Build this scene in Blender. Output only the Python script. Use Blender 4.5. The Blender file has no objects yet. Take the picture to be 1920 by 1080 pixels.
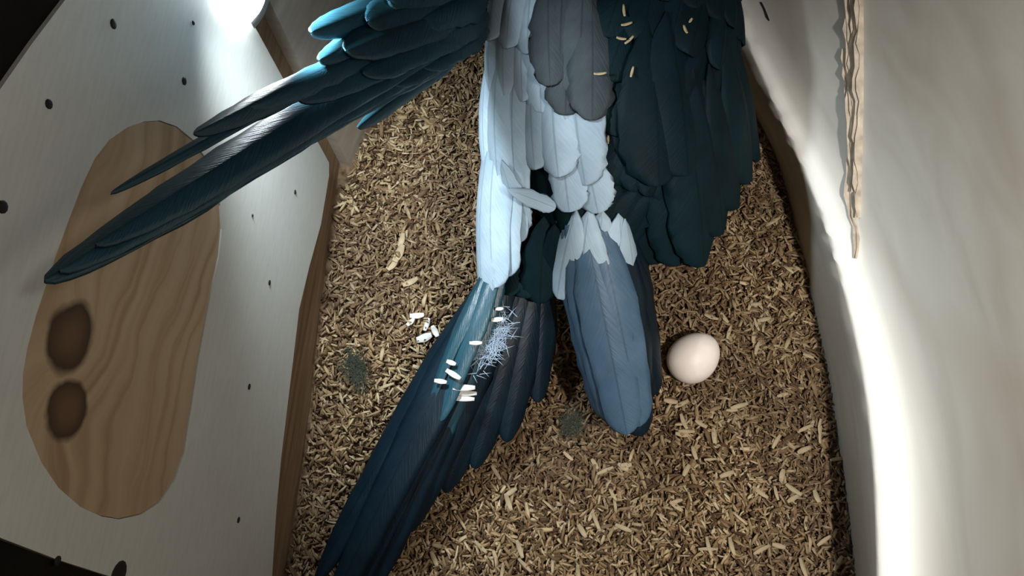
import bpy, bmesh, math, random
import numpy as np
from mathutils import Vector, Matrix
random.seed(7); rng = np.random.default_rng(7)
S = bpy.context.scene
COL = S.collection

# ------------------------------------------------------------------ camera
F = 1255.0; TH = 0.28; RO = 0.05; CAMZ = 0.55
fw = Vector((0, math.sin(TH), -math.cos(TH))); r0 = Vector((1, 0, 0)); u0 = r0.cross(fw)
RT = r0*math.cos(RO) + u0*math.sin(RO); UP = -r0*math.sin(RO) + u0*math.cos(RO)
cd = bpy.data.cameras.new('camera'); cam = bpy.data.objects.new('camera', cd); COL.objects.link(cam)
cd.sensor_width = 36; cd.lens = F/1920*36; cd.clip_start = 0.01
cam.matrix_world = Matrix(((RT.x, UP.x, -fw.x, 0), (RT.y, UP.y, -fw.y, 0), (RT.z, UP.z, -fw.z, CAMZ), (0, 0, 0, 1)))
S.camera = cam
CP = Vector((0, 0, CAMZ))
# ------------------------------------------------------------------ world, lights, exposure
w = bpy.data.worlds.new('world'); S.world = w; w.use_nodes = True
w.node_tree.nodes['Background'].inputs[0].default_value = (0.05, 0.05, 0.06, 1)
w.node_tree.nodes['Background'].inputs[1].default_value = 0.3
S.view_settings.view_transform = 'Standard'; S.view_settings.look = 'None'
S.view_settings.exposure = 0.0; S.view_settings.gamma = 1
S.view_settings.use_curve_mapping = False
LAMP_STRENGTH = 24.0; LAMP_BEAM = 7.0
# unseen spot added under the ceiling to brighten bedding and right ledge
sd_ = bpy.data.lights.new('added_ceiling_spot', 'SPOT'); sd_.energy = 12.0; sd_.color = (1, .98, .94); sd_.spot_size = math.radians(82); sd_.spot_blend = 1.0; sd_.shadow_soft_size = .012
so_ = bpy.data.objects.new('added_ceiling_spot', sd_); COL.objects.link(so_); so_.location = (.20, -.05, .59)
so_.rotation_euler = (Vector((.23, .09, .03))-so_.location).to_track_quat('-Z', 'Y').to_euler()

rd_ = bpy.data.lights.new('added_fill_point', 'POINT'); rd_.energy = .36; rd_.color = (.92, .97, 1); rd_.shadow_soft_size = .015  # unseen point light added as weak fill for tail and box
ro_ = bpy.data.objects.new('added_fill_point', rd_); COL.objects.link(ro_); ro_.location = (.08, .03, .575)
# ------------------------------------------------------------------ geometry helpers
def ray(px, py):
    return RT*((px-960)/F) + UP*((540-py)/F) + fw
def atz(px, py, z):                      # a measured image point at a known height
    d = ray(px, py); return CP + d*((z-CAMZ)/d.z)
def onplane(px, py, p0, n):              # a measured image point on a known wall
    d = ray(px, py); return CP + d*((p0-CP).dot(n)/d.dot(n))
def mesh(name, verts, faces, mat, parent=None, smooth=True):
    me = bpy.data.meshes.new(name); me.from_pydata([tuple(v) for v in verts], [], faces); me.update()
    if smooth: me.polygons.foreach_set('use_smooth', [True]*len(me.polygons))
    o = bpy.data.objects.new(name, me); COL.objects.link(o)
    if mat: me.materials.append(mat)
    if parent: o.parent = parent
    return o
def frombm(name, bm, mat, parent=None, smooth=False):
    bmesh.ops.recalc_face_normals(bm, faces=bm.faces)
    me = bpy.data.meshes.new(name); bm.to_mesh(me); bm.free()
    if smooth: me.polygons.foreach_set('use_smooth', [True]*len(me.polygons))
    o = bpy.data.objects.new(name, me); COL.objects.link(o); me.materials.append(mat)
    if parent: o.parent = parent
    return o
def tag(o, label, cat, group=None):
    o['label'] = label; o['category'] = cat
    if group: o['group'] = group
    return o
def empty(name, loc=(0, 0, 0)):
    o = bpy.data.objects.new(name, None); COL.objects.link(o); o.location = loc; o.empty_display_size = .02
    return o
def struct(o): o['kind'] = 'structure'; return o

# ------------------------------------------------------------------ materials
class NT:
    def __init__(s, name):
        s.m = bpy.data.materials.new(name); s.m.use_nodes = True; s.t = s.m.node_tree
        s.b = s.t.nodes['Principled BSDF']
    def n(s, typ, **kw):
        x = s.t.nodes.new(typ)
        for k, v in kw.items():
            if k.startswith('i_'):
                key = k[2:]; key = int(key) if key.isdigit() else key.replace('_', ' ')
                x.inputs[key].default_value = v
            else: setattr(x, k, v)
        return x
    def l(s, a, b): s.t.links.new(a, b)
    def ramp(s, fac, stops):
        r = s.n('ShaderNodeValToRGB'); e = r.color_ramp.elements
        while len(e) < len(stops): e.new(0.5)
        for el, (p, c) in zip(e, stops): el.position = p; el.color = (*c, 1)
        s.l(fac, r.inputs[0]); return r.outputs[0]
    def coord(s, scale=(1, 1, 1)):
        c = s.n('ShaderNodeTexCoord'); mp = s.n('ShaderNodeMapping'); mp.inputs['Scale'].default_value = scale
        s.l(c.outputs['Object'], mp.inputs[0]); return mp.outputs[0]
    def noise(s, vec, sc, det=4, dist=0):
        x = s.n('ShaderNodeTexNoise'); x.inputs['Scale'].default_value = sc; x.inputs['Detail'].default_value = det
        x.inputs['Distortion'].default_value = dist; s.l(vec, x.inputs['Vector']); return x.outputs['Fac']
    def mix(s, fac, a, b, mode='MIX'):
        x = s.n('ShaderNodeMix', data_type='RGBA', blend_type=mode)
        for sock, v in ((x.inputs[0], fac), (x.inputs[6], a), (x.inputs[7], b)):
            if isinstance(v, (int, float)): sock.default_value = v
            elif isinstance(v, tuple): sock.default_value = (*v, 1)
            else: s.l(v, sock)
        return x.outputs[2]
    def math(s, op, a, b=0.0, c=0.0):
        x = s.n('ShaderNodeMath', operation=op)
        for sock, v in zip(x.inputs, (a, b, c)):
            if isinstance(v, (int, float)): sock.default_value = v
            else: s.l(v, sock)
        return x.outputs[0]
    def bump(s, h, strength=.3, dist=.002):
        x = s.n('ShaderNodeBump'); x.inputs['Strength'].default_value = strength; x.inputs['Distance'].default_value = dist
        s.l(h, x.inputs['Height']); s.l(x.outputs[0], s.b.inputs['Normal'])
    def done(s, col=None, rough=.6, spec=.4):
        if col is not None:
            if isinstance(col, tuple): s.b.inputs['Base Color'].default_value = (*col, 1)
            else: s.l(col, s.b.inputs['Base Color'])
        if isinstance(rough, (int, float)): s.b.inputs['Roughness'].default_value = rough
        else: s.l(rough, s.b.inputs['Roughness'])
        s.b.inputs['Specular IOR Level'].default_value = spec
        return s.m

def m_plain(name, c, rough=.6, spec=.4, var=.15, sc=60):
    t = NT(name); f = t.noise(t.coord(), sc, 4)
    lo = tuple(x*(1-var) for x in c); hi = tuple(min(1, x*(1+var)) for x in c)
    return t.done(t.ramp(f, [(.3, lo), (.7, hi)]), rough, spec)

def m_panel():
    t = NT('white_painted_plywood'); v = t.coord()
    f = t.noise(v, 9, 5); g = t.noise(t.coord((30, 30, 220)), 3, 4)
    c = t.ramp(f, [(.3, (.60, .60, .55)), (.7, (.70, .70, .65))])
    c = t.mix(.10, c, t.ramp(g, [(.35, (.45, .42, .36)), (.6, (.85, .85, .82))]))
    t.bump(g, .05, .001)
    return t.done(c, .45, .35)
def m_brownwall():
    t = NT('brown_board'); g = t.noise(t.coord((4, 4, 60)), 3, 5, .4)
    c = t.ramp(g, [(.25, (.17, .10, .055)), (.6, (.30, .20, .12)), (.8, (.36, .25, .16))]); t.bump(g, .2, .001)
    return t.done(c, .75, .2)
def m_backwall():
    t = NT('pale_pine_board'); g = t.noise(t.coord((8, 8, 50)), 2.5, 5, .5)
    c = t.ramp(g, [(.25, (.42, .34, .26)), (.6, (.52, .46, .38)), (.8, (.58, .53, .46))]); t.bump(g, .15, .001)
    return t.done(c, .6, .3)
def m_rightwall():
    t = NT('bleached_pine_with_long_grain'); v = t.coord((18, 2.2, 18))
    g = t.noise(v, 2.0, 5, .6); h = t.noise(t.coord((2.5, 1.2, 2.5)), 2.2, 2, .3)
    c = t.ramp(g, [(.25, (.44, .41, .35)), (.55, (.53, .51, .45)), (.8, (.57, .555, .50))])
    c = t.mix(t.ramp(h, [(.48, (0, 0, 0)), (.53, (.28, .28, .28)), (.58, (0, 0, 0))]), c, (.36, .30, .22))
    at = t.n('ShaderNodeAttribute'); at.attribute_name = 'lit_ledge'      # lightens the chewed edge so it reads as brightly lit
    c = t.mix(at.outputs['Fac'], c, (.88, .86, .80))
    t.bump(g, .15, .0015)
    return t.done(c, .55, .3)
def m_door(k1, k2, cen):
    t = NT('knotty_pine_door'); c0 = t.n('ShaderNodeTexCoord')
    sep = t.n('ShaderNodeSeparateXYZ'); t.l(c0.outputs['Object'], sep.inputs[0])
    Y, Z = sep.outputs[1], sep.outputs[2]
    def dist(k, sy=1.0, sz=1.0):
        dy = t.math('MULTIPLY', t.math('SUBTRACT', Y, k.y), sy); dz = t.math('MULTIPLY', t.math('SUBTRACT', Z, k.z), sz)
        return t.math('SQRT', t.math('ADD', t.math('MULTIPLY', dy, dy), t.math('MULTIPLY', dz, dz)))
    n = t.noise(c0.outputs['Object'], 14, 3)
    d1 = dist(k1); d2 = dist(k2)
    # grain runs along the height, pushed aside by the two knots
    warp = t.math('ADD', t.math('DIVIDE', .0011, t.math('ADD', d1, .02)), t.math('DIVIDE', -.0011, t.math('ADD', d2, .02)))
    gc = t.math('ADD', t.math('ADD', Z, warp), t.math('MULTIPLY', n, .05))
    gx = t.n('ShaderNodeCombineXYZ'); t.l(t.math('MULTIPLY', gc, 70), gx.inputs[0]); t.l(t.math('MULTIPLY', Y, 3), gx.inputs[1])
    g = t.noise(gx.outputs[0], 1.3, 4, .3)
    col = t.ramp(g, [(.28, (.30, .18, .09)), (.48, (.50, .36, .22)), (.7, (.58, .44, .29))])
    blot = t.noise(c0.outputs['Object'], 6, 2)
    col = t.mix(t.ramp(blot, [(.45, (0, 0, 0)), (.7, (.35, .35, .35))]), col, (.34, .22, .12))
    nd = t.math('MULTIPLY', t.math('SUBTRACT', t.noise(c0.outputs['Object'], 60, 3), .5), .008)
    for d, r in ((d1, .0135), (d2, .0115)):
        e = t.math('ADD', d, nd)
        m = t.ramp(t.math('DIVIDE', e, r), [(.78, (1, 1, 1)), (1.0, (0, 0, 0))])
        inner = t.ramp(t.math('DIVIDE', e, r), [(.3, (.15, .085, .04)), (.62, (.10, .055, .028)), (.85, (.05, .026, .014))])
        col = t.mix(m, col, inner)
    t.bump(g, .1, .001)
    return t.done(col, .6, .25)
def m_chips(name='wood_shavings', bright=1.0):
    t = NT(name); geo = t.n('ShaderNodeNewGeometry'); r = geo.outputs['Random Per Island']
    c = t.ramp(r, [(0, (.055, .030, .016)), (.22, (.14, .084, .043)), (.5, (.26, .168, .086)), (.8, (.38, .272, .150)), (1, (.52, .41, .26))])
    patch = t.noise(t.coord(), 9, 3)
    c = t.mix(t.ramp(patch, [(.42, (.55, .55, .55)), (.60, (0, 0, 0))]), c, (.10, .06, .035))
    return t.done(c, .8, .15)
def m_soil():
    t = NT('dusty_bedding_base'); f = t.noise(t.coord(), 160, 6)
    c = t.ramp(f, [(.3, (.06, .035, .02)), (.6, (.20, .13, .075)), (.8, (.30, .2, .12))]); t.bump(f, .6, .004)
    return t.done(c, .9, .1)
def m_feather(name, a, b, rough=.42, spec=.5, sheen=0.0):
    t = NT(name); geo = t.n('ShaderNodeObjectInfo')
    v = t.coord(); f = t.noise(v, 45, 3)
    c = t.ramp(f, [(.3, a), (.7, b)])
    hsv = t.n('ShaderNodeHueSaturation'); t.l(c, hsv.inputs['Color'])
    t.l(t.math('ADD', .82, t.math('MULTIPLY', geo.outputs['Random'], .36)), hsv.inputs['Value'])
    uv = t.n('ShaderNodeUVMap'); uv.uv_map = 'vane'; sp = t.n('ShaderNodeSeparateXYZ'); t.l(uv.outputs[0], sp.inputs[0])
    au = t.math('ABSOLUTE', sp.outputs[0]); cb = t.n('ShaderNodeCombineXYZ')          # barbs sweep back from the quill
    t.l(t.math('MULTIPLY', t.math('SUBTRACT', sp.outputs[1], t.math('MULTIPLY', au, .9)), 7), cb.inputs[0]); t.l(sp.outputs[0], cb.inputs[1])
    st = t.noise(cb.outputs[0], 1.6, 3); t.bump(st, .35, .0012)
    quill = t.ramp(au, [(.0, (.55, .55, .55)), (.07, (0, 0, 0))])
    c2 = t.mix(t.math('MULTIPLY', st, .5), hsv.outputs[0], tuple(x*.55 for x in a)); c2 = t.mix(quill, c2, tuple(x*.35 for x in a))
    class _H: outputs = [c2]
    hsv = _H
    m = t.done(hsv.outputs[0], rough, spec)
    tr = t.n('ShaderNodeBsdfTranslucent'); t.l(hsv.outputs[0], tr.inputs[0])
    mx = t.n('ShaderNodeMixShader'); mx.inputs[0].default_value = .3
    t.l(t.b.outputs[0], mx.inputs[1]); t.l(tr.outputs[0], mx.inputs[2]); t.l(mx.outputs[0], t.t.nodes['Material Output'].inputs[0])
    return m

M = dict(
    panel=m_panel(), brown=m_brownwall(), back=m_backwall(), right=m_rightwall(), chips=m_chips(), soil=m_soil(),
    dark=m_plain('corner_shade_dark', (.012, .010, .008), .9, .1), screw=m_plain('blackened_screw', (.012, .011, .01), .6, .3),
    mantle=m_feather('dark_teal_plumage_and_wing_shade', (.003, .014, .018), (.006, .022, .028), .6, .12),
    wing=m_feather('pale_lit_grey_blue_plumage', (.45, .59, .70), (.57, .70, .79), .5, .3),
    prim=m_feather('steel_blue_flight_feathers', (.075, .145, .225), (.11, .19, .28), .45, .35),
    navy=m_feather('navy_tail_and_wing_tip_shade', (.003, .013, .024), (.006, .022, .036), .45, .3),
    tail=m_feather('teal_tail_feathers', (.016, .072, .105), (.026, .105, .140), .33, .7),
    grey=m_feather('slate_grey_plumage', (.055, .072, .08), (.09, .11, .12), .6, .2),
    beak=m_plain('black_beak', (.015, .015, .016), .3, .5), skin=m_plain('bare_grey_skin', (.06, .06, .065), .7, .3),
    eye=m_plain('eye_ring', (.5, .42, .1), .3, .5), egg=m_plain('matt_eggshell', (.80, .70, .63), .55, .3, .05, 90),
    splint=m_plain('chewed_splintered_wood', (.50, .42, .33), .8, .2, .25, 120), flake=m_plain('pale_flake', (.62, .60, .55), .6, .3, .1),
    fluff=m_plain('pale_down', (.30, .37, .45), .9, .1, .15), green=m_plain('dark_olive_fluff', (.045, .05, .035), .9, .1),
    metal=m_plain('grey_lamp_housing', (.5, .5, .52), .4, .5),
    shav=m_plain('straw_shaving', (.37, .285, .175), .75, .2, .3, 25))
tl = NT('lit_lamp_lens'); tl.b.inputs['Emission Color'].default_value = (.86, .95, 1, 1); tl.b.inputs['Emission Strength'].default_value = LAMP_STRENGTH
M['lens'] = tl.done((.9, .9, .9), .3)

# ------------------------------------------------------------------ the box: left wall, back wall, right wall, floor
pa, pb = atz(652, 300, 0), atz(550, 950, 0)
ldir = (pa-pb); ldir.z = 0; ldir.normalize(); ln = Vector((ldir.y, -ldir.x, 0))      # ln points into the box (+x)
L0 = pb.copy()
PAN = L0 + ln*.009                                   # front face of the white panel
def PL(px, py, off=0.0): return onplane(px, py, PAN + ln*off, ln)
def uz(p): d = p-PAN; return d.dot(ldir), p.z
def fromuz(u, z, off=0.0): return Vector((PAN.x+ldir.x*u+ln.x*off, PAN.y+ldir.y*u+ln.y*off, z))
corner = PL(617, 305); cu = uz(corner)[0]
TOP = 0.62
# wall_left board behind the panel
def slab(name, a, b, z0, z1, nrm, th, mat):
    vs = []
    for q in (a, b):
        for o in (0, -th):
            for z in (z0, z1): vs.append(Vector((q.x+nrm.x*o, q.y+nrm.y*o, z)))
    f = [(0, 4, 5, 1), (2, 3, 7, 6), (0, 1, 3, 2), (4, 6, 7, 5), (1, 5, 7, 3), (0, 2, 6, 4)]
    return mesh(name, vs, f, mat, None, False)
la = fromuz(-.5, 0, -.009); lb = fromuz(cu+.035, 0, -.009)
wl = struct(slab('wall_left', la, lb, -.06, TOP, ln, .018, M['brown']))
# white panel with a round cut-out, traced where it lies on the wall
outer = [(617, 305), (617, 330), (602, 420), (580, 500), (561, 580), (549, 680), (538, 770), (527, 860), (518, 960), (512, 1050), (508, 1130),
         (460, 1175), (360, 1130), (210, 1082), (110, 1050), (0, 1008), (-60, 985)]
left_end = [(-330, 900), (-420, 560), (-330, 330), (0, 168), (60, 82), (122, 0), (165, -60)]
pts = [uz(PL(*p)) for p in outer] 
end2 = [uz(PL(*p)) for p in [(-60, 250), (0, 168), (60, 82), (122, 0), (150, -38)]]
zt = max(z for u, z in end2)
u1 = pts[-1]
poly = pts + [(u1[0], .45), (end2[0][0], .45)] + end2 + [(cu, max(zt, end2[-1][1]))]
oval_px = [(300, 226), (270, 228), (240, 238), (205, 262), (178, 297), (152, 352), (130, 410), (108, 470), (88, 530), (68, 590), (52, 650), (43, 700), (42, 745), (50, 800), (78, 868),
           (110, 915), (150, 950), (190, 968), (225, 974), (265, 965), (300, 942), (328, 900), (345, 850), (358, 770), (370, 690), (384, 610), (400, 530), (411, 480), (416, 430), (413, 385), (403, 340), (387, 298), (362, 262), (332, 237)]
oval = [uz(PL(*p)) for p in oval_px]
def plate(name, loops, off_front, th, mat, parent=None, kind=False):
    bm = bmesh.new(); front = []
    eds = []
    for lp in loops:
        vs = [bm.verts.new(fromuz(u, z, off_front)) for u, z in lp]
        eds += [bm.edges.new((vs[i], vs[(i+1) % len(vs)])) for i in range(len(vs))]
    bmesh.ops.triangle_fill(bm, use_beauty=True, use_dissolve=False, edges=eds)
    r = bmesh.ops.extrude_face_region(bm, geom=bm.faces[:])
    for g in r['geom']:
        if isinstance(g, bmesh.types.BMVert): g.co -= ln*th
    return frombm(name, bm, mat, parent)
plate('panel', [poly, oval], 0, .0088, M['panel'], wl)
k1, k2 = PL(116, 630, -.004), PL(108, 772, -.004)
cz = sum(z for u, z in oval)/len(oval); cuv = sum(u for u, z in oval)/len(oval)
sm = [(cuv+(u-cuv)*.996, cz+(z-cz)*.996) for u, z in oval]
door = struct(plate('door_1', [sm], -.0007, .007, M['door'] if 'door' in M else m_door(k1, k2, None)))
# dark rim left by the saw cut
bm = bmesh.new()
# screws
def disc(name, c, n, r, h, mat, parent, seg=12, dome=0):
    n = n.normalized(); a = n.orthogonal().normalized(); b = n.cross(a)
    vs = []; fs = []
    rings = [(r, 0), (r, h), (r*.75, h+dome*.6), (r*.35, h+dome)]
    for rr, hh in rings:
        for i in range(seg):
            t = 2*math.pi*i/seg; vs.append(c + a*math.cos(t)*rr + b*math.sin(t)*rr + n*hh)
    for k in range(len(rings)-1):
        for i in range(seg):
            j = (i+1) % seg; fs.append((k*seg+i, k*seg+j, (k+1)*seg+j, (k+1)*seg+i))
    fs.append(tuple((len(rings)-1)*seg+i for i in range(seg))); fs.append(tuple(reversed(range(seg))))
    return mesh(name, vs, fs, mat, parent)
for x, y, r in [(553, 360, .0016), (473, 404, .0009), (505, 530, .0017), (467, 725, .0018), (447, 975, .0018), (107, 1052, .0018), (345, 152, .0018),
                (91, 195, .0016), (4, 388, .002), (212, 45, .0018), (362, 43, .001)]:
    disc('screw', PL(x, y), ln, r, .0003, M['screw'], wl, 10, .0003)
for nm, pl_ in (('corner_shade', [(-80, 280), (0, 168), (60, 84), (122, 0), (200, -110), (0, -200), (-150, 0)]), ('corner_shade', [(-60, 985), (0, 1010), (110, 1052), (210, 1084), (300, 1117), (200, 1250), (-100, 1150)])):
    o_ = plate(nm, [[uz(PL(*q_)) for q_ in pl_]], -.0015, .007, M['dark'], wl); o_['label'] = 'dark plate added as corner shade'  # added plates paint the unlit corners past the panel dark
disc('hole', PL(222, 1078), ln, .0055, .0002, M['screw'], wl, 14)

# back wall runs diagonally from the corner
bq = atz(872, -165, 0); bp = fromuz(cu+.025, 0, 0)
bdir = (Vector((bq.x, bq.y, 0))-Vector((bp.x, bp.y, 0))).normalized(); bn = Vector((bdir.y, -bdir.x, 0))
bend = bp + bdir*.62
wb = struct(slab('wall_back', bp - bdir*.0, bend, -.06, TOP, bn, .018, M['back']))
def PB(px, py, off=0.0): return onplane(px, py, Vector((bp.x, bp.y, 0))+bn*off, bn)

# right wall: kickboard, worn ledge and wall above, lofted along its length
edge_px = [(1240, -260), (1310, -120), (1340, -60), (1370, 0), (1413, 100), (1457, 200), (1502, 300), (1542, 400), (1573, 500), (1599, 600), (1620, 700), (1634, 800), (1643, 900), (1647, 1000), (1649, 1080), (1650, 1200), (1648, 1400)]
base_px = [(1200, -230), (1262, -90), (1290, -35), (1318, 25), (1362, 120), (1408, 210), (1455, 300), (1485, 395), (1508, 490), (1531, 590), (1553, 690), (1570, 790), (1585, 890), (1596, 990), (1603, 1075), (1608, 1195), (1606, 1400)]
edge = [atz(x, y, .080) for x, y in edge_px]; base = [atz(x, y, 0) for x, y in base_px]
def catmull(P, n):
    out = []
    for i in range(len(P)-1):
        p0, p1, p2, p3 = P[max(i-1, 0)], P[i], P[i+1], P[min(i+2, len(P)-1)]
        for k in range(n):
            t = k/n
            out.append(.5*((2*p1)+(p2-p0)*t+(2*p0-5*p1+4*p2-p3)*t*t+(-p0+3*p1-3*p2+p3)*t**3))
    out.append(P[-1]); return out
edge = catmull(edge, 6); base = catmull(base, 6); N = len(edge)
vs = []; R = 0
for i in range(N):
    e, b = edge[i], base[i]
    t = (edge[min(i+1, N-1)]-edge[max(i-1, 0)]); t.z = 0; t.normalize()
    o = Vector((-t.y, t.x, 0)); o = o if o.x > 0 else -o         # outward
    k = i/(N-1); wl_ = .006+.017*min(1, max(0, (k-.2)/.5))         # ledge grows wider toward the front
    j = .0012*math.sin(i*1.7)+.0009*math.sin(i*4.1) if k < .55 else .0004*math.sin(i*1.3)
    low = b + (b-e)*.6
    rows = [Vector((low.x, low.y, -.04)), Vector((b.x, b.y, .0)), b.lerp(e, .6), e-Vector((0, 0, .0035))-o*.0003, e+o*(.0006+j)+Vector((0, 0, -.001)), e+o*(.003+j)+Vector((0, 0, .0015)),
            e+o*(wl_*.55)+Vector((0, 0, .0025+wl_*.10)), e+o*wl_+Vector((0, 0, .005+wl_*.35)), e+o*(wl_+.005)+Vector((0, 0, .018+wl_*.8)), e+o*(wl_+.008)+Vector((0, 0, .06+wl_)),
            e+o*(wl_+.012)+Vector((0, 0, .13)), e+o*(wl_+.016)+Vector((0, 0, .25)), e+o*(wl_+.018)+Vector((0, 0, TOP-.05)), e+o*(wl_+.05)+Vector((0, 0, TOP-.05)), Vector((b.x+o.x*.07, b.y+o.y*.07, -.04))]
    vs += rows; R = len(rows)
fs = [(i*R+j, i*R+j+1, (i+1)*R+j+1, (i+1)*R+j) for i in range(N-1) for j in range(R-1)]
fs += [tuple(range(R)), tuple(reversed(range((N-1)*R, N*R)))]
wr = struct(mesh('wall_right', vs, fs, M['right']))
wa = wr.data.attributes.new('lit_ledge', 'FLOAT', 'POINT')
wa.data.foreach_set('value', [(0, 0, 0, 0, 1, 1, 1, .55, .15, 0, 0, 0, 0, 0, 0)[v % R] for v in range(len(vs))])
bm = bmesh.new(); bm.from_mesh(wr.data); bmesh.ops.recalc_face_normals(bm, faces=bm.faces); bm.to_mesh(wr.data); bm.free()
wr.data.polygons.foreach_set('use_smooth', [True]*len(wr.data.polygons))

# front wall and ceiling close the box (behind and above the camera)
struct(slab('wall_front', Vector((.55, -.22, 0)), Vector((-.32, -.22, 0)), -.06, TOP, Vector((0, 1, 0)), .018, M['brown']))
struct(mesh('ceiling', [(-.35, -.25, TOP), (.6, -.25, TOP), (.6, .95, TOP), (-.35, .95, TOP), (-.35, -.25, TOP+.015), (.6, -.25, TOP+.015), (.6, .95, TOP+.015), (-.35, .95, TOP+.015)],
            [(0, 3, 2, 1), (4, 5, 6, 7), (0, 1, 5, 4), (1, 2, 6, 5), (2, 3, 7, 6), (3, 0, 4, 7)], M['brown'], None, False))
struct(mesh('wall_end', [(bend.x-.02, bend.y, -.06), (.6, bend.y, -.06), (.6, bend.y, TOP), (bend.x-.02, bend.y, TOP), (bend.x-.02, bend.y+.02, -.06), (.6, bend.y+.02, -.06), (.6, bend.y+.02, TOP), (bend.x-.02, bend.y+.02, TOP)],
            [(0, 1, 2, 3), (5, 4, 7, 6), (1, 5, 6, 2), (4, 0, 3, 7), (3, 2, 6, 7), (4, 5, 1, 0)], M['brown'], None, False))

# ------------------------------------------------------------------ bedding
_ph = rng.uniform(0, 6.28, (14, 2)); _k = rng.normal(size=(14, 2)); _k /= np.linalg.norm(_k, axis=1)[:, None]; _fr = np.geomspace(12, 150, 14)
def hgt(x, y):
    x = np.asarray(x, float); y = np.asarray(y, float); z = np.zeros_like(x)
    for i in range(14):
        z = z + (.055/_fr[i])*np.sin(_fr[i]*(_k[i, 0]*x+_k[i, 1]*y)+_ph[i, 0])
    dl = (x-PAN.x)*ln.x+(y-PAN.y)*ln.y; db = (x-bp.x)*bn.x+(y-bp.y)*bn.y
    z = z + -.004*np.exp(-np.maximum(dl, 0)/.03) + .03*np.exp(-np.maximum(db, 0)/.05)
    return z*.9 - .004
def H(p): return float(hgt(p.x, p.y))
ed_y = np.array([p.y for p in base]); ed_x = np.array([p.x for p in base]); srt = np.argsort(ed_y)
def rx(y): return np.interp(y, ed_y[srt], ed_x[srt])
def inside(x, y, m=.0):
    return ((x-L0.x)*ln.x+(y-L0.y)*ln.y > m) & ((x-bp.x)*bn.x+(y-bp.y)*bn.y > m) & (x < rx(y)+.004-m)
nx, ny = 150, 190
gx = np.linspace(-.30, .46, nx); gy = np.linspace(-.205, .80, ny)
X, Y = np.meshgrid(gx, gy); Zg = hgt(X, Y) - .003
gv = np.stack([X.ravel(), Y.ravel(), Zg.ravel()], 1)
ok = inside(gv[:, 0], gv[:, 1], -.02).reshape(ny, nx)
gf = [(j*nx+i, j*nx+i+1, (j+1)*nx+i+1, (j+1)*nx+i) for j in range(ny-1) for i in range(nx-1) if ok[j, i] and ok[j, i+1] and ok[j+1, i] and ok[j+1, i+1]]
fl = struct(mesh('floor', gv, gf, M['soil']))

def chips(name, n, mat, Lr, Wr, Tr, zr, box, lab):
    x = rng.uniform(box[0], box[1], n); y = rng.uniform(box[2], box[3], n)
    k = inside(x, y, .004); x = x[k]; y = y[k]; n = len(x)
    big = rng.random(n) < .12
    L = rng.uniform(*Lr, n)*np.where(big, 1.5, 1); W = rng.uniform(*Wr, n)*np.where(big, 1.4, 1); T = rng.uniform(*Tr, n)
    z = hgt(x, y) + rng.uniform(*zr, n)
    yaw = rng.uniform(0, 6.283, n); pit = rng.normal(0, .30, n); rol = rng.normal(0, .45, n)
    cy, sy, cp, sp, cr, sr = np.cos(yaw), np.sin(yaw), np.cos(pit), np.sin(pit), np.cos(rol), np.sin(rol)
    ax = np.stack([cy*cp, sy*cp, sp], 1)
    b0 = np.stack([-sy, cy, 0*cy], 1); c0 = np.cross(ax, b0)
    bx = b0*cr[:, None]+c0*sr[:, None]; cx = np.cross(ax, bx)
    bow = rng.normal(0, .10, n)*L
    sig = [(-.5, -.35), (-.5, .35), (0, -.5), (0, .5), (.5, -.3), (.5, .3)]
    V = np.empty((n, 12, 3)); cen = np.stack([x, y, z], 1)
    for q, (a, b) in enumerate(sig):
        p = cen + ax*(a*L)[:, None] + bx*(b*W)[:, None] + (cx*bow[:, None] if a == 0 else 0)
        V[:, q] = p + cx*(T/2)[:, None]; V[:, 6+q] = p - cx*(T/2)[:, None]
    fq = np.array([(0, 2, 3, 1), (2, 4, 5, 3), (6, 7, 9, 8), (8, 9, 11, 10), (0, 6, 8, 2), (2, 8, 10, 4), (1, 3, 9, 7), (3, 5, 11, 9), (0, 1, 7, 6), (4, 10, 11, 5)])
    Fq = (fq[None]+(np.arange(n)*12)[:, None, None]).reshape(-1, 4)
    me = bpy.data.meshes.new(name); me.vertices.add(n*12); me.vertices.foreach_set('co', V.ravel())
    me.loops.add(Fq.size); me.loops.foreach_set('vertex_index', Fq.ravel().astype(np.int32))
    me.polygons.add(len(Fq)); me.polygons.foreach_set('loop_start', (np.arange(len(Fq))*4).astype(np.int32))
    me.update(calc_edges=True); me.validate()
    o = bpy.data.objects.new(name, me); COL.objects.link(o); me.materials.append(mat); o['kind'] = 'stuff'
    o['label'] = lab; o['category'] = 'bedding'; return o
chips('bedding', 82000, M['chips'], (.0048, .0102), (.0011, .0026), (.0004, .0009), (-.002, .0055), (-.25, .40, -.16, .55), 'deep bed of tan and brown wood shavings covering the nest floor')

# ------------------------------------------------------------------ lamp on the back wall
lc = PB(445, -34, .012); lamp = empty('round_lamp', PB(445, -34)); Lo = lamp.location.copy()
tag(lamp, 'small round lamp glowing bright white on the back wall', 'lamp')
def shift(o, d):
    for v in o.data.vertices: v.co -= d
    return o
shift(disc('housing', PB(445, -34), bn, .0235, .006, M['metal'], lamp, 32), Lo)
shift(disc('lens', PB(445, -34, .0062), bn, .0225, .002, M['lens'], lamp, 32, .008), Lo)
bd = bpy.data.lights.new('lamp_beam', 'SPOT'); bd.energy = LAMP_BEAM; bd.color = (.80, .92, 1); bd.spot_size = math.radians(105); bd.spot_blend = .9; bd.shadow_soft_size = .018
bo = bpy.data.objects.new('lamp_beam', bd); COL.objects.link(bo); bo.location = PB(445, -34, .036)
bo.rotation_euler = (atz(1000, 560, .03)-bo.location).to_track_quat('-Z', 'Y').to_euler()

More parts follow.
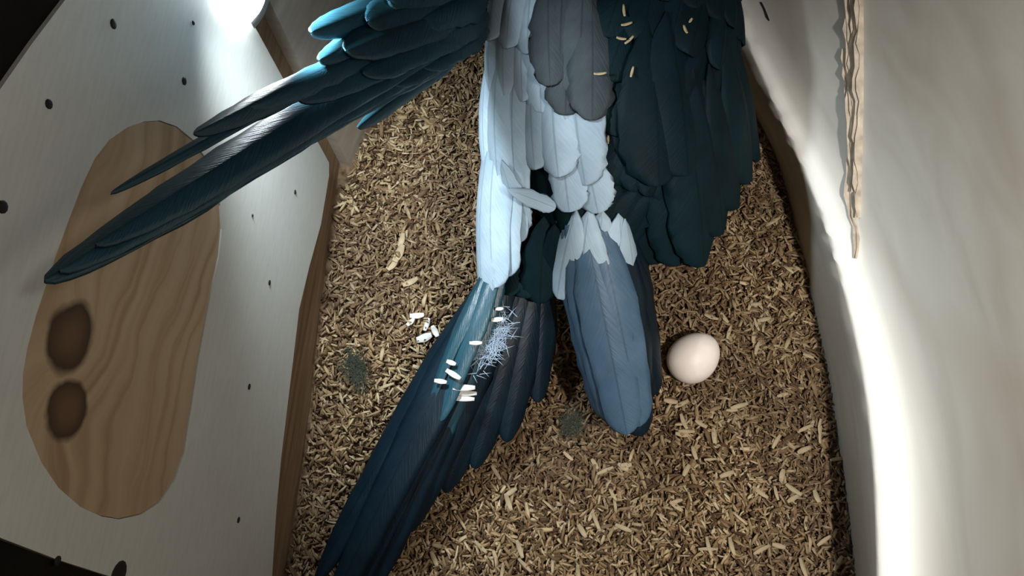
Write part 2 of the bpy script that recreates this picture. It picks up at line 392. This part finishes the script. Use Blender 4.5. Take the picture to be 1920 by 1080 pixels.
# ------------------------------------------------------------------ feathers and birds
def smooth_noise(i): return math.sin(i*12.9898)*.5
def feather(name, root, tip, width, nrm, mat, parent, camber=.12, bend=.06, kind='contour', seed=0, lat=0.0, nseg=12, origin=None):
    root = Vector(root); tip = Vector(tip); ax = tip-root; L = ax.length; ax.normalize()
    nrm = Vector(nrm); nrm = (nrm-ax*nrm.dot(ax)).normalized(); sd = ax.cross(nrm).normalized()
    rr = random.Random(seed)
    nacross = 6; vs = []; fs = []; th = .0004+.0006*(width/.02)
    org = origin or Vector((0, 0, 0))
    for i in range(nseg+1):
        t = 1-(1-i/nseg)**1.7
        if kind == 'contour': wv = min(1, (t/.45)**.7) if t < .45 else 1
        elif kind == 'tail': wv = .55+.45*min(1, t/.35); wv *= (1-.5*max(0, (t-.3)/.7))
        else: wv = .4+.6*min(1, t/.3); wv *= (1-.25*max(0, (t-.55)/.45))
        rt = .30 if kind == 'contour' else (.10 if kind == 'flight' else .16)
        if t > 1-rt:
            q = (t-(1-rt))/rt; wv *= math.sqrt(max(0.0, 1-q*q))*.97+.03
        c = root+ax*(L*t)+nrm*(bend*L*math.sin(math.pi*t)) + sd*(lat*L*t*t)
        for lay in (0, 1):
            for k in range(nacross+1):
                s = k/nacross*2-1
                jag = 1+(rr.uniform(-.20, .06) if kind == 'contour' else rr.uniform(-.08, .04))*(abs(s) == 1)
                ridge = .0006*(1-min(1, abs(s)*3)) if abs(s) < .34 else 0
                vs.append(c+sd*(s*jag*wv*width/2)+nrm*(-camber*width*s*s*wv+ridge-lay*th) - org)
    W = nacross+1
    def id(i, lay, k): return (i*2+lay)*W+k
    uvv = [((k/nacross)*2-1, i/nseg*L*40) for i in range(nseg+1) for lay in (0, 1) for k in range(W)]
    for i in range(nseg):
        for k in range(nacross):
            fs.append((id(i, 0, k), id(i, 0, k+1), id(i+1, 0, k+1), id(i+1, 0, k)))
            fs.append((id(i, 1, k), id(i+1, 1, k), id(i+1, 1, k+1), id(i, 1, k+1)))
        fs.append((id(i, 0, 0), id(i+1, 0, 0), id(i+1, 1, 0), id(i, 1, 0)))
        fs.append((id(i, 0, W-1), id(i, 1, W-1), id(i+1, 1, W-1), id(i+1, 0, W-1)))
    o = mesh(name, vs, fs, mat, parent); uvl = o.data.uv_layers.new(name='vane')
    li = np.empty(len(o.data.loops), np.int32); o.data.loops.foreach_get('vertex_index', li)
    uvl.data.foreach_set('uv', np.array(uvv, np.float32)[li].ravel())
    return o

def catm(rows, n):
    V = [Vector(r) for r in rows]; return catmull(V, n)
def body_mesh(name, line, mat, parent, org, seg=28):
    """line: (Vector centre, half width, half height); one continuous surface"""
    P = catmull([l[0] for l in line], 5)
    Rr = catmull([Vector((l[1], l[2], 0)) for l in line], 5)
    vs = []; fs = []; frames = []
    for i, p in enumerate(P):
        t = (P[min(i+1, len(P)-1)]-P[max(i-1, 0)]).normalized()
        side = t.cross(Vector((0, 0, 1))).normalized(); up = side.cross(t).normalized()
        frames.append((p, t, side, up, Rr[i].x, Rr[i].y))
        for k in range(seg):
            a = 2*math.pi*k/seg; vs.append(p+side*math.cos(a)*Rr[i].x+up*math.sin(a)*Rr[i].y-org)
    n = len(P)
    for i in range(n-1):
        for k in range(seg):
            j = (k+1) % seg; fs.append((i*seg+k, i*seg+j, (i+1)*seg+j, (i+1)*seg+k))
    fs.append(tuple(reversed(range(seg)))); fs.append(tuple((n-1)*seg+k for k in range(seg)))
    return mesh(name, vs, fs, mat, parent), frames
def ellip(name, c, r, rot, mat, parent, org):
    bm = bmesh.new(); bmesh.ops.create_uvsphere(bm, u_segments=20, v_segments=14, radius=1)
    for v in bm.verts: v.co = rot @ Vector((v.co.x*r[0], v.co.y*r[1], v.co.z*r[2])) + c - org
    return frombm(name, bm, mat, parent, True)
def head_parts(frames, parent, org):
    p, t, side, up, a, b = frames[-4]
    # beak: hooked upper mandible and shorter lower one
    for nm, s, Lb, hook in (('upper_beak', 1, .055, .035), ('lower_beak', -1, .03, -.008)):
        pts = [p+t*.012+up*(.004*s), p+t*(.012+Lb*.5)+up*(.004*s), p+t*(.012+Lb*.9)+up*(.004*s-hook*.45), p+t*(.012+Lb*.85)+up*(.004*s-hook)]
        line = [(q, r, r) for q, r in zip(pts, (.017, .014, .008, .0015) if s > 0 else (.013, .011, .007, .002))]
        body_mesh(nm, line, M['beak'], parent, org, 14)
    q = frames[-8]
    for s in (-1, 1):
        e = ellip('eye', q[0]+q[2]*(s*q[4]*.93)+q[3]*.008, (.0055, .0055, .0055), Matrix.Identity(3), M['eye'], parent, org)
        ellip('pupil', q[0]+q[2]*(s*(q[4]*.93+.003))+q[3]*.008, (.0032, .0032, .0032), Matrix.Identity(3), M['beak'], e, org)
def foot(c, parent, org, yaw=0.0):
    """leg with two toes forward and two back, standing in the shavings"""
    top = c+Vector((0, .01, .075)); z = Vector((0, 0, 1))
    body_mesh('leg', [(top, .012, .012), (c+Vector((0, .004, .035)), .008, .008), (c+Vector((0, 0, .008)), .0075, .0075)], M['skin'], parent, org, 12)
    for a in (.35, -.35, math.pi-.4, math.pi+.4):
        d = Vector((math.sin(a+yaw), math.cos(a+yaw), 0)); l = .038 if abs(a) < 1 else .028
        body_mesh('toe', [(c+z*.008, .006, .006), (c+d*l*.5+z*.011, .0055, .005), (c+d*l+z*.005, .004, .004), (c+d*(l+.01)+z*.0, .001, .001)], M['skin'], parent, org, 8)
def plumage(frames, parent, org, rows, pick, mat, L, wd, name='body_feather', seed=0, lift=.004):
    """overlapping contour feathers on the body surface; tips trail toward the tail (start of the line)"""
    rr = random.Random(seed); nf = len(frames)
    def surf(fi, a, off):
        fi = max(0, min(nf-1.001, fi)); i = int(fi); f = fi-i
        def pt(fr):
            p, t, s, u, ra, rb = fr; return p+s*math.cos(a)*(ra+off)+u*math.sin(a)*(rb+off)
        return pt(frames[i]).lerp(pt(frames[i+1]), f)
    for ri, (fi, n, a0, a1) in enumerate(rows):
        for k in range(n):
            a = a0+(a1-a0)*(k+.5*(ri % 2)+rr.uniform(-.12, .12))/max(1, n-.5)
            r = surf(fi, a, .001); i = int(fi); p = frames[i][0]
            step = (frames[i][0]-frames[max(0, i-1)][0]).length or .01
            tip = surf(fi-L/step, a+rr.uniform(-.08, .08), lift+rr.uniform(0, .003))
            nr = (r-p); nr -= frames[i][1]*nr.dot(frames[i][1])
            feather(name, r, tip, wd*rr.uniform(.85, 1.15), nr, pick(a, fi) if pick else mat, parent, .16, .05, 'contour', rr.random(), 0, 11, org)

def Q(px, py, z): return atz(px, py, z)
BVHS = []
def QS(px, py, z, off):
    p = Q(px, py, z); d = ray(px, py).normalized()
    for bv in BVHS:
        h = bv.ray_cast(CP, d)
        if h[0] is not None and (h[0]-CP).length-off < (p-CP).length: p = h[0]-d*off
    return p
def flist(name, rows, mat, parent, org, kind, nrm, camber=.12, bend=.04, seed=1):
    """rows: root px,py,z, tip px,py,z, width, sideways normal tilt, lateral curve"""
    for i, (ax_, ay, az, bx_, by, bz, wd, tilt, lat) in enumerate(rows):
        n = Vector((tilt, 0, 1)) if nrm is None else nrm
        feather(name, QS(ax_, ay, az, .007), QS(bx_, by, bz, .011+.0007*(i % 5)), wd, n, mat, parent, camber, bend, kind, seed+i, lat, 16, org)

# ---- bird in the middle of the nest, back to the camera
B = empty('macaw', Q(1130, 260, 0.0)); OB = B.location.copy()
tag(B, 'blue macaw in the nest middle with its back turned and wings folded', 'macaw')
lineB = [(Q(1085, 490, .075), .016, .014), (Q(1095, 430, .085), .040, .036), (Q(1120, 330, .095), .060, .055), (Q(1165, 190, .108), .072, .066), (Q(1190, 60, .122), .073, .07), (Q(1200, -60, .135), .062, .064),
         (Q(1205, -150, .135), .048, .050), (Q(1203, -235, .125), .042, .043), (Q(1198, -310, .105), .036, .036), (Q(1195, -350, .085), .020, .022)]
bodyB, frB = body_mesh('body', lineB, M['mantle'], B, OB)
head_parts(frB, B, OB)
from mathutils.bvhtree import BVHTree
BVHS.append(BVHTree.FromPolygons([v.co+OB for v in bodyB.data.vertices], [tuple(p.vertices) for p in bodyB.data.polygons]))
fpos = Q(1160, 150, .0); foot(Vector((fpos.x-.035, fpos.y+.03, H(fpos)+.002)), B, OB); foot(Vector((fpos.x+.035, fpos.y+.03, H(fpos)+.002)), B, OB)
plumage(frB, B, OB, [(f, 9, math.pi*-.05, math.pi*.62) for f in range(9, 40, 3)], None, M['mantle'], .045, .030, 'back_feather', 3)
# right wing, its shade put into the dark colour: broad feathers with rounded ends
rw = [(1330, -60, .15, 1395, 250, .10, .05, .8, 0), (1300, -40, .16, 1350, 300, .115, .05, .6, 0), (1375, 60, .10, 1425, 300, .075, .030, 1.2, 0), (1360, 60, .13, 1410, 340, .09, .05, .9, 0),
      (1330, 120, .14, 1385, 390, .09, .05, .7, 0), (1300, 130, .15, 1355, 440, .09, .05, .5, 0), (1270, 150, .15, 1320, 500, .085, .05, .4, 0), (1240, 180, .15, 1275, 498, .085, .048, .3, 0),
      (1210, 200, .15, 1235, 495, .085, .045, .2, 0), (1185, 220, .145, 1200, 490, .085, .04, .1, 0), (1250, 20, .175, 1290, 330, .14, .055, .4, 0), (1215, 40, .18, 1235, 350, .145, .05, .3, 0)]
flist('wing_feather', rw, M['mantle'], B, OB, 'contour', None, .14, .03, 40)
# left wing: coverts and secondaries, flank light put into their pale colour
lw = []
def lwrow(lst): lw.extend(lst)
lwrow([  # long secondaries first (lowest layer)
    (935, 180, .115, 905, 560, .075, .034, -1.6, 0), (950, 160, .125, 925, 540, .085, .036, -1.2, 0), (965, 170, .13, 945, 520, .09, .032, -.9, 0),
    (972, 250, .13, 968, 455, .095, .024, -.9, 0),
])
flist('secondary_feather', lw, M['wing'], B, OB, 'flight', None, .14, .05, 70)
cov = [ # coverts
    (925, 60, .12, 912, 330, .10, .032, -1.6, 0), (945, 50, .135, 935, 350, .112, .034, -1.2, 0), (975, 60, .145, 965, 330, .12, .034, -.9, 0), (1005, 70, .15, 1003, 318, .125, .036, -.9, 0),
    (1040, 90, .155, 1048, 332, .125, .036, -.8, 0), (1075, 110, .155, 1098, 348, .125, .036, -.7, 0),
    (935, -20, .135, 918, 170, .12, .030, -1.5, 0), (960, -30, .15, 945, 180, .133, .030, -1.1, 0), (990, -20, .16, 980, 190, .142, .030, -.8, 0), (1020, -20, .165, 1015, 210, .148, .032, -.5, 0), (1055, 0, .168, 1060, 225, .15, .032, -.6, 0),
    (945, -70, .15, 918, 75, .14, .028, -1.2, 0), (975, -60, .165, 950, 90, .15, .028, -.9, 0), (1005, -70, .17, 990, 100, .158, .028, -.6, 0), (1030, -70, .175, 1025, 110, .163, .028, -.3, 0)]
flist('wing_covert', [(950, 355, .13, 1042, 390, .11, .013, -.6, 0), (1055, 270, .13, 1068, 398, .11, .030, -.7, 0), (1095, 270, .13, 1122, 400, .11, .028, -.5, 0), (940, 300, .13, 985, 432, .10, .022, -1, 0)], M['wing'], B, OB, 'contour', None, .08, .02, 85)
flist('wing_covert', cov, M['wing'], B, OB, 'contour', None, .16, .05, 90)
gm = [(1060, -80, .18, 1050, 140, .17, .034, -.3, 0), (1095, -60, .185, 1085, 190, .168, .034, -.1, 0), (1075, -30, .182, 1060, 215, .162, .034, -.2, 0), (1030, -60, .176, 1032, 160, .168, .03, -.4, 0), (1110, 0, .18, 1110, 225, .16, .032, 0, 0)]
flist('scapular_feather', gm, M['grey'], B, OB, 'contour', None, .14, .04, 120)
# wing tip pointing down and to the right
pr = [(1065, 430, .095, 1145, 790, .05, .032, -.6, .02), (1075, 420, .10, 1165, 800, .055, .034, -.4, .02), (1095, 415, .104, 1180, 815, .058, .034, -.2, .01), (1120, 415, .106, 1200, 800, .058, .034, 0, .0),
      (1135, 420, .106, 1195, 740, .056, .032, .2, 0), (1150, 425, .105, 1185, 650, .06, .028, .35, 0), (1160, 425, .104, 1188, 580, .07, .026, .5, 0)]
flist('primary_feather', [(1165, 440, .085, 1205, 818, .045, .034, .3, 0), (1175, 440, .08, 1232, 740, .045, .034, .5, 0), (1180, 440, .085, 1225, 650, .055, .030, .5, 0)], M['navy'], B, OB, 'flight', None, .14, .02, 135)  # added dark feathers put the wing tip's shaded side into colour
flist('primary_feather', pr, M['prim'], B, OB, 'flight', None, .14, .03, 140)
pc = [(1080, 395, .115, 1045, 560, .085, .036, -.7, 0), (1105, 390, .118, 1085, 590, .09, .034, -.4, 0), (1130, 395, .118, 1115, 540, .095, .032, -.1, 0), (1160, 400, .116, 1165, 545, .09, .03, .3, 0), (1172, 410, .11, 1190, 560, .085, .024, .6, 0)]
flist('rump_feather', [(965, 400, .095, 955, 555, .078, .024, -.4, 0), (990, 400, .097, 985, 560, .080, .030, -.2, 0), (1020, 405, .098, 1012, 570, .078, .030, 0, 0), (1040, 420, .09, 1040, 560, .075, .026, 0, 0)], M['mantle'], B, OB, 'contour', None, .1, .02, 155)
flist('primary_covert', pc, M['wing'], B, OB, 'contour', None, .14, .03, 160)
# long tail to the lower left
td = [(930, 500, .072, 590, 1090, .030, .034, -.6, 0), (935, 500, .074, 640, 1150, .032, .034, -.3, 0), (940, 500, .076, 600, 1180, .036, .034, -.2, 0), (945, 500, .075, 690, 1120, .030, .034, .2, 0),
      (940, 510, .076, 690, 1010, .040, .032, 0, 0), (960, 515, .074, 765, 1000, .034, .034, .3, 0), (980, 520, .070, 835, 925, .028, .036, .4, 0), (995, 525, .068, 890, 880, .028, .036, .4, 0), (1010, 530, .066, 950, 830, .028, .034, .4, 0), (1020, 530, .064, 1010, 755, .028, .032, .4, 0)]
flist('tail_feather', td, M['navy'], B, OB, 'tail', None, .14, .02, 180)
tb = [(925, 505, .080, 770, 860, .052, .020, -.4, 0), (940, 510, .082, 820, 850, .050, .022, .1, 0), (930, 500, .086, 825, 790, .064, .020, -.3, 0), (915, 500, .082, 795, 775, .062, .015, -.8, 0)]
flist('tail_covert', tb, M['tail'], B, OB, 'tail', None, .14, .02, 200)

# ---- second bird behind, only its tail comes into view
A = empty('macaw', Q(905, -110, 0)); OA = A.location.copy()
tag(A, 'second blue macaw standing at the back with its long tail reaching over the oval door', 'macaw')
tipA = PL(88, 520, .03)
lineA = [(Q(850, 30, .125), .014, .012), (Q(865, -10, .125), .022, .022), (Q(866, -70, .13), .030, .036), (Q(855, -160, .15), .036, .042), (Q(848, -260, .185), .037, .044), (Q(835, -380, .23), .036, .038), (Q(830, -470, .26), .031, .032), (Q(828, -540, .265), .025, .025), (Q(832, -590, .26), .012, .014)]
bodyA, frA = body_mesh('body', lineA, M['mantle'], A, OA); head_parts(frA, A, OA)
fa = Q(945, -15, 0)
for s in (-.03, .03): foot(Vector((fa.x+s, fa.y, H(fa)+.002)), A, OA)
plumage(frA, A, OA, [(f, 9, math.pi*-.1, math.pi*1.1) for f in range(8, 34, 4)], None, M['mantle'], .045, .034, 'back_feather', 5)
lampP = PB(445, -34, .02)
def halfv(p): return ((lampP-p).normalized()+(CP-p).normalized()).normalized()
rA, eA = Q(905, 20, .135), PL(84, 526, .022)
dA0, dA1 = (rA-CP).dot(fw), (eA-CP).dot(fw)
def sheet(px, py, lift):          # a point of the tail fan, which runs from the rump to the door
    k = (905-px)/(905-84); d = 1/((1-k)/dA0+k/dA1)-lift
    r = ray(px, py); return CP+r*d
def tA(nm, rx_, ry_, tx, ty, lift, wd, camb=.14, bend=.008):
    r_, t_ = sheet(rx_, ry_, lift), sheet(tx, ty, lift); md = r_.lerp(t_, .5)
    n_ = halfv(md)*.45+(CP-md).normalized()*.8
    feather(nm, r_, t_, wd, n_, M['tail'], A, camb, bend, 'tail', int(tx), 0, 24, OA)
for a in [(905, 25, 84, 526, .0, .027), (900, 40, 112, 508, .002, .024), (900, 15, 180, 458, .005, .026), (895, 55, 250, 425, .003, .022),
          (890, 0, 365, 250, .007, .018, .28), (890, -10, 208, 362, .001, .009), (890, 65, 400, 335, .004, .022), (890, 5, 470, 200, .009, .020, .25), (885, 70, 536, 268, .0, .007, .4),
          (880, 78, 672, 238, .001, .013, .4), (870, -45, 585, 60, .006, .022, .28), (880, -20, 600, 112, .010, .022, .25), (890, 30, 560, 185, .011, .026)]:
    tA('tail_feather', *a)
for a in [(898, -30, 690, 40, .014, .034), (898, 0, 650, 95, .016, .032), (900, 20, 680, 135, .018, .032), (898, 45, 735, 155, .014, .028), (900, -50, 730, 0, .016, .034), (904, 10, 770, 85, .021, .036), (904, 40, 790, 122, .020, .030), (904, -20, 790, 35, .022, .036)]:
    tA('tail_covert', *a, .10, .015)

# ------------------------------------------------------------------ egg
ec = Q(1301, 672, .018); ec.z = H(ec)+.019
ecx = Q(1301, 670, ec.z)
bm = bmesh.new(); bmesh.ops.create_uvsphere(bm, u_segments=40, v_segments=28, radius=1)
for v in bm.verts:
    z = v.co.z; k = 1-.10*z; v.co = Vector((v.co.x*.0190*k, v.co.y*.0190*k, z*.0225))
eg = frombm('egg', bm, M['egg'], None, True); eg.location = ecx
eg.rotation_euler = (Vector((.8, .75, .12))).to_track_quat('Z', 'Y').to_euler()
tag(eg, 'cream white egg lying on the shavings right of the macaw', 'egg')

# ------------------------------------------------------------------ loose things on the bedding and the tail
def shaving(name, c, L, W, yaw, mat, curl=.2, tilt=.1, thick=.0007):
    vs = []; fs = []; n = 6
    d = Vector((math.cos(yaw), math.sin(yaw), 0)); s = Vector((-d.y, d.x, 0)); up = Vector((0, 0, 1))
    for i in range(n+1):
        t = i/n; wv = W*(.55+.45*math.sin(math.pi*min(1, max(.08, t))))
        p = d*((t-.5)*L) + up*(curl*L*(4*(t-.5)**2)*.5+tilt*L*(t-.5))
        for lay in (0, 1):
            for k in (-1, 0, 1): vs.append(p+s*(k*wv/2)+up*(-.15*wv*(1-abs(k))-lay*thick))
    def id(i, l, k): return (i*2+l)*3+k
    for i in range(n):
        for k in (0, 1):
            fs.append((id(i, 0, k), id(i, 0, k+1), id(i+1, 0, k+1), id(i+1, 0, k))); fs.append((id(i, 1, k), id(i+1, 1, k), id(i+1, 1, k+1), id(i, 1, k+1)))
        fs.append((id(i, 0, 0), id(i+1, 0, 0), id(i+1, 1, 0), id(i, 1, 0))); fs.append((id(i, 0, 2), id(i, 1, 2), id(i+1, 1, 2), id(i+1, 0, 2)))
    fs.append((id(0, 0, 0), id(0, 1, 0), id(0, 1, 1), id(0, 0, 1))); fs.append((id(0, 0, 1), id(0, 1, 1), id(0, 1, 2), id(0, 0, 2)))
    fs.append((id(n, 0, 0), id(n, 0, 1), id(n, 1, 1), id(n, 1, 0))); fs.append((id(n, 0, 1), id(n, 0, 2), id(n, 1, 2), id(n, 1, 1)))
    o = mesh(name, vs, fs, mat); o.location = c; return o
bpy.context.view_layer.update(); DG = bpy.context.evaluated_depsgraph_get()
def rest(px, py, off):            # where a thing seen at that spot touches what lies under it
    d = ray(px, py).normalized(); h = S.ray_cast(DG, CP, d); return h[1]-d*off
FL = ['upper of three long white flakes stacked on the lower macaw tail', 'middle one of three long white flakes stacked on the lower macaw tail', 'lowest of three long white flakes stacked on the lower macaw tail',
      'white flake on the teal tail, level with the pale down', 'white flake at the top of the pale down on the tail', 'small white flake just under the dark rump, topmost on the tail', 'small white flake on the teal edge above the stacked flakes',
      'leftmost white flake lying on the lower macaw tail', 'slanting white flake just above the three stacked flakes']
FLI = iter(FL)
# pale flakes lying on and beside the tail
for x, y, z, L, W, yaw in [(870, 727, .067, .016, .0045, .05), (872, 737, .068, .017, .004, .0), (865, 747, .066, .019, .004, -.02), (892, 643, .070, .009, .003, .05), (932, 599, .078, .009, .0035, .15), (936, 579, .079, .006, .0025, .1),
                           (846, 680, .070, .007, .0035, -.3), (826, 715, .060, .009, .0035, -.1), (850, 702, .070, .012, .004, -.5)]:
    o = shaving('wood_flake', rest(x, y, .0045), L, W, yaw, M['flake'], .12, .04)
    tag(o, next(FLI), 'wood flake', 'white flakes on the tail')
for x, y, L, W, yaw in [(782, 592, .012, .005, .1), (800, 608, .011, .004, 1.3), (815, 620, .010, .005, 2.1), (795, 632, .013, .007, .4), (770, 604, .008, .004, .8), (768, 752, .010, .005, 2.8), (750, 480, .016, .007, 1.2), (738, 500, .012, .006, .9), (770, 530, .014, .005, .5), (755, 455, .012, .005, 1.4)]:
    p = Q(x, y, .006); p.z = H(p)+.006; o = shaving('wood_flake', p, L, W, yaw, M['flake'] if y > 560 else M['shav'], .3, .1)
    tag(o, 'pale curled wood flake on the shavings left of the macaw', 'wood flake', 'pale flakes left of the macaw')
for x, y, yaw in [(1002, 625, 0), (978, 651, -.05)]:
    p = Q(x, y, .012); p.z = H(p)+.008; tag(shaving('wood_flake', p, .013, .002, yaw, M['shav'], .05, 0), 'thin wood sliver in the shadow between tail and wing tip', 'wood flake', 'slivers in the shadow')
# larger loose shavings, front right
rr = random.Random(11)
spots = [(1385, 710), (1432, 735), (1460, 720), (1470, 760), (1500, 760), (1512, 748), (1495, 815), (1512, 830), (1540, 650), (1300, 690)]
n = 0
while n < 70:
    x, y = rr.uniform(760, 1590), rr.uniform(560, 1075)
    if x > 1240 and x < 1360 and 600 < y < 740: continue
    if y < 850 and x < 1240: continue
    if x < 880 and y < 1010: continue
    p = Q(x, y, .006)
    if not inside(np.array([p.x]), np.array([p.y]), .015)[0]: continue
    p.z = H(p)+.0065
    o = shaving('wood_shaving', p, rr.uniform(.009, .015), rr.uniform(.0022, .0042), rr.uniform(0, 6.28), M['shav'], rr.uniform(.05, .3), rr.uniform(-.15, .15))
    tag(o, 'larger straw coloured wood shaving loose on the bedding at the front', 'wood shaving', 'loose shavings at the front'); n += 1
# pale shavings caught on the dark back
for i, (x, y, yaw, L) in enumerate([(1175, 45, .3, .009), (1180, 75, .1, .010), (1165, 72, 2.4, .008), (1125, 138, .2, .010), (1185, 135, .4, .009), (1295, 38, 1.4, .005), (1285, 55, 2.8, .008), (1140, 262, .5, .007), (1170, 20, .1, .010)]):
    p = rest(x, y, .0025); tag(shaving('wood_shaving', p, L*.8, .0017, yaw*1.9-.3+.9*(i % 3), M['shav'], .2, .1), 'tan wood crumb caught on the dark back of the middle macaw', 'wood shaving', 'crumbs on the dark back')
# soft down
def fluff(name, c, r, mat, n, seed, stretch=(1, 1), ang=0.0):
    q = random.Random(seed); vs = []; fs = []
    for i in range(n):
        a = q.uniform(0, 6.28); d = Vector((math.cos(a), math.sin(a), q.uniform(.05, .5)))
        o = Vector((q.gauss(0, r*.35)*stretch[0], q.gauss(0, r*.35)*stretch[1], q.uniform(0, r*.25)))
        o = Vector((o.x*math.cos(ang)-o.y*math.sin(ang), o.x*math.sin(ang)+o.y*math.cos(ang), o.z))
        l = r*q.uniform(.4, .9); s = Vector((-d.y, d.x, 0))*(r*.016); m = d*l*.5+Vector((0, 0, l*.1)); b = len(vs)
        vs += [o-s, o+s, o+m+s*.8, o+m-s*.8, o+d*l]; fs += [(b, b+1, b+2, b+3), (b+3, b+2, b+4)]
    ob = mesh(name, vs, fs, mat); ob.location = c; return ob
p = Q(945, 615, .03); tag(fluff('down_feather', rest(925, 640, .002), .014, M['fluff'], 420, 1, (.8, 2.0), -.45), 'pale fluffy down feather beside the lower tail', 'feather')
p = Q(665, 690, .006); p.z = H(p)+.004; tag(fluff('down_feather', p, .014, M['green'], 380, 2, (.7, 1.6), .5), 'dark olive fluffy feather on the shavings at the left', 'feather')
p = Q(1075, 795, .006); p.z = H(p)+.004; tag(fluff('down_feather', p, .012, M['green'], 300, 3, (1, 1.2), -.5), 'dark olive fluffy feather below the wing tip', 'feather')

# ------------------------------------------------------------------ chewed groove in the right wall
def nearest_on_wall(px, py):
    d = ray(px, py).normalized(); dg = bpy.context.evaluated_depsgraph_get()
    return None
from mathutils.bvhtree import BVHTree
bm = bmesh.new(); bm.from_mesh(wr.data); bvh = BVHTree.FromBMesh(bm); bm.free()
def PR(px, py):
    h = bvh.ray_cast(CP, ray(px, py).normalized()); return h[0], h[1]
def strip(name, pxl, wd, mat, parent, h=.0015, seed=0):
    q = random.Random(seed); vs = []; fs = []
    P = []
    for x, y in pxl:
        c, n = PR(x, y)
        if c is not None: P.append((c, n if n.dot(CP-c) > 0 else -n))
    m = len(P)
    for i, (c, n) in enumerate(P):
        t = (P[min(i+1, m-1)][0]-P[max(i-1, 0)][0]).normalized(); s = t.cross(n).normalized()
        e = math.sin(math.pi*(i+.15)/(m-.7)); ww = wd*(.25+.75*e)*q.uniform(.88, 1.12)
        for k, hh in ((-1, -.001), (-.55, h*q.uniform(.5, 1.2)), (.1, h*q.uniform(.1, .6)), (.6, h*q.uniform(.6, 1.4)), (1, -.001)): vs.append(c+s*(k*ww/2)+n*hh)
    for i in range(m-1):
        for k in range(4): fs.append((i*5+k, i*5+k+1, (i+1)*5+k+1, (i+1)*5+k))
    return mesh(name, vs, fs, mat, parent, False)
strip('splinter', [(1600+6*math.sin(i*.6), -15+i*20) for i in range(26)], .010, M['splint'], wr, .003, 1)
strip('splinter', [(1592+.8*i, -15+i*22) for i in range(18)], .004, M['splint'], wr, .004, 2)
strip('splinter', [(1618-.3*i, -10+i*22) for i in range(20)], .004, M['splint'], wr, .005, 3)
strip('splinter', [(1584+1.6*i, 90+i*16) for i in range(7)], .002, M['splint'], wr, .003, 4)
strip('splinter', [(1428+3*i, 4+i*7) for i in range(6)], .0015, M['screw'], wr, .001, 5)
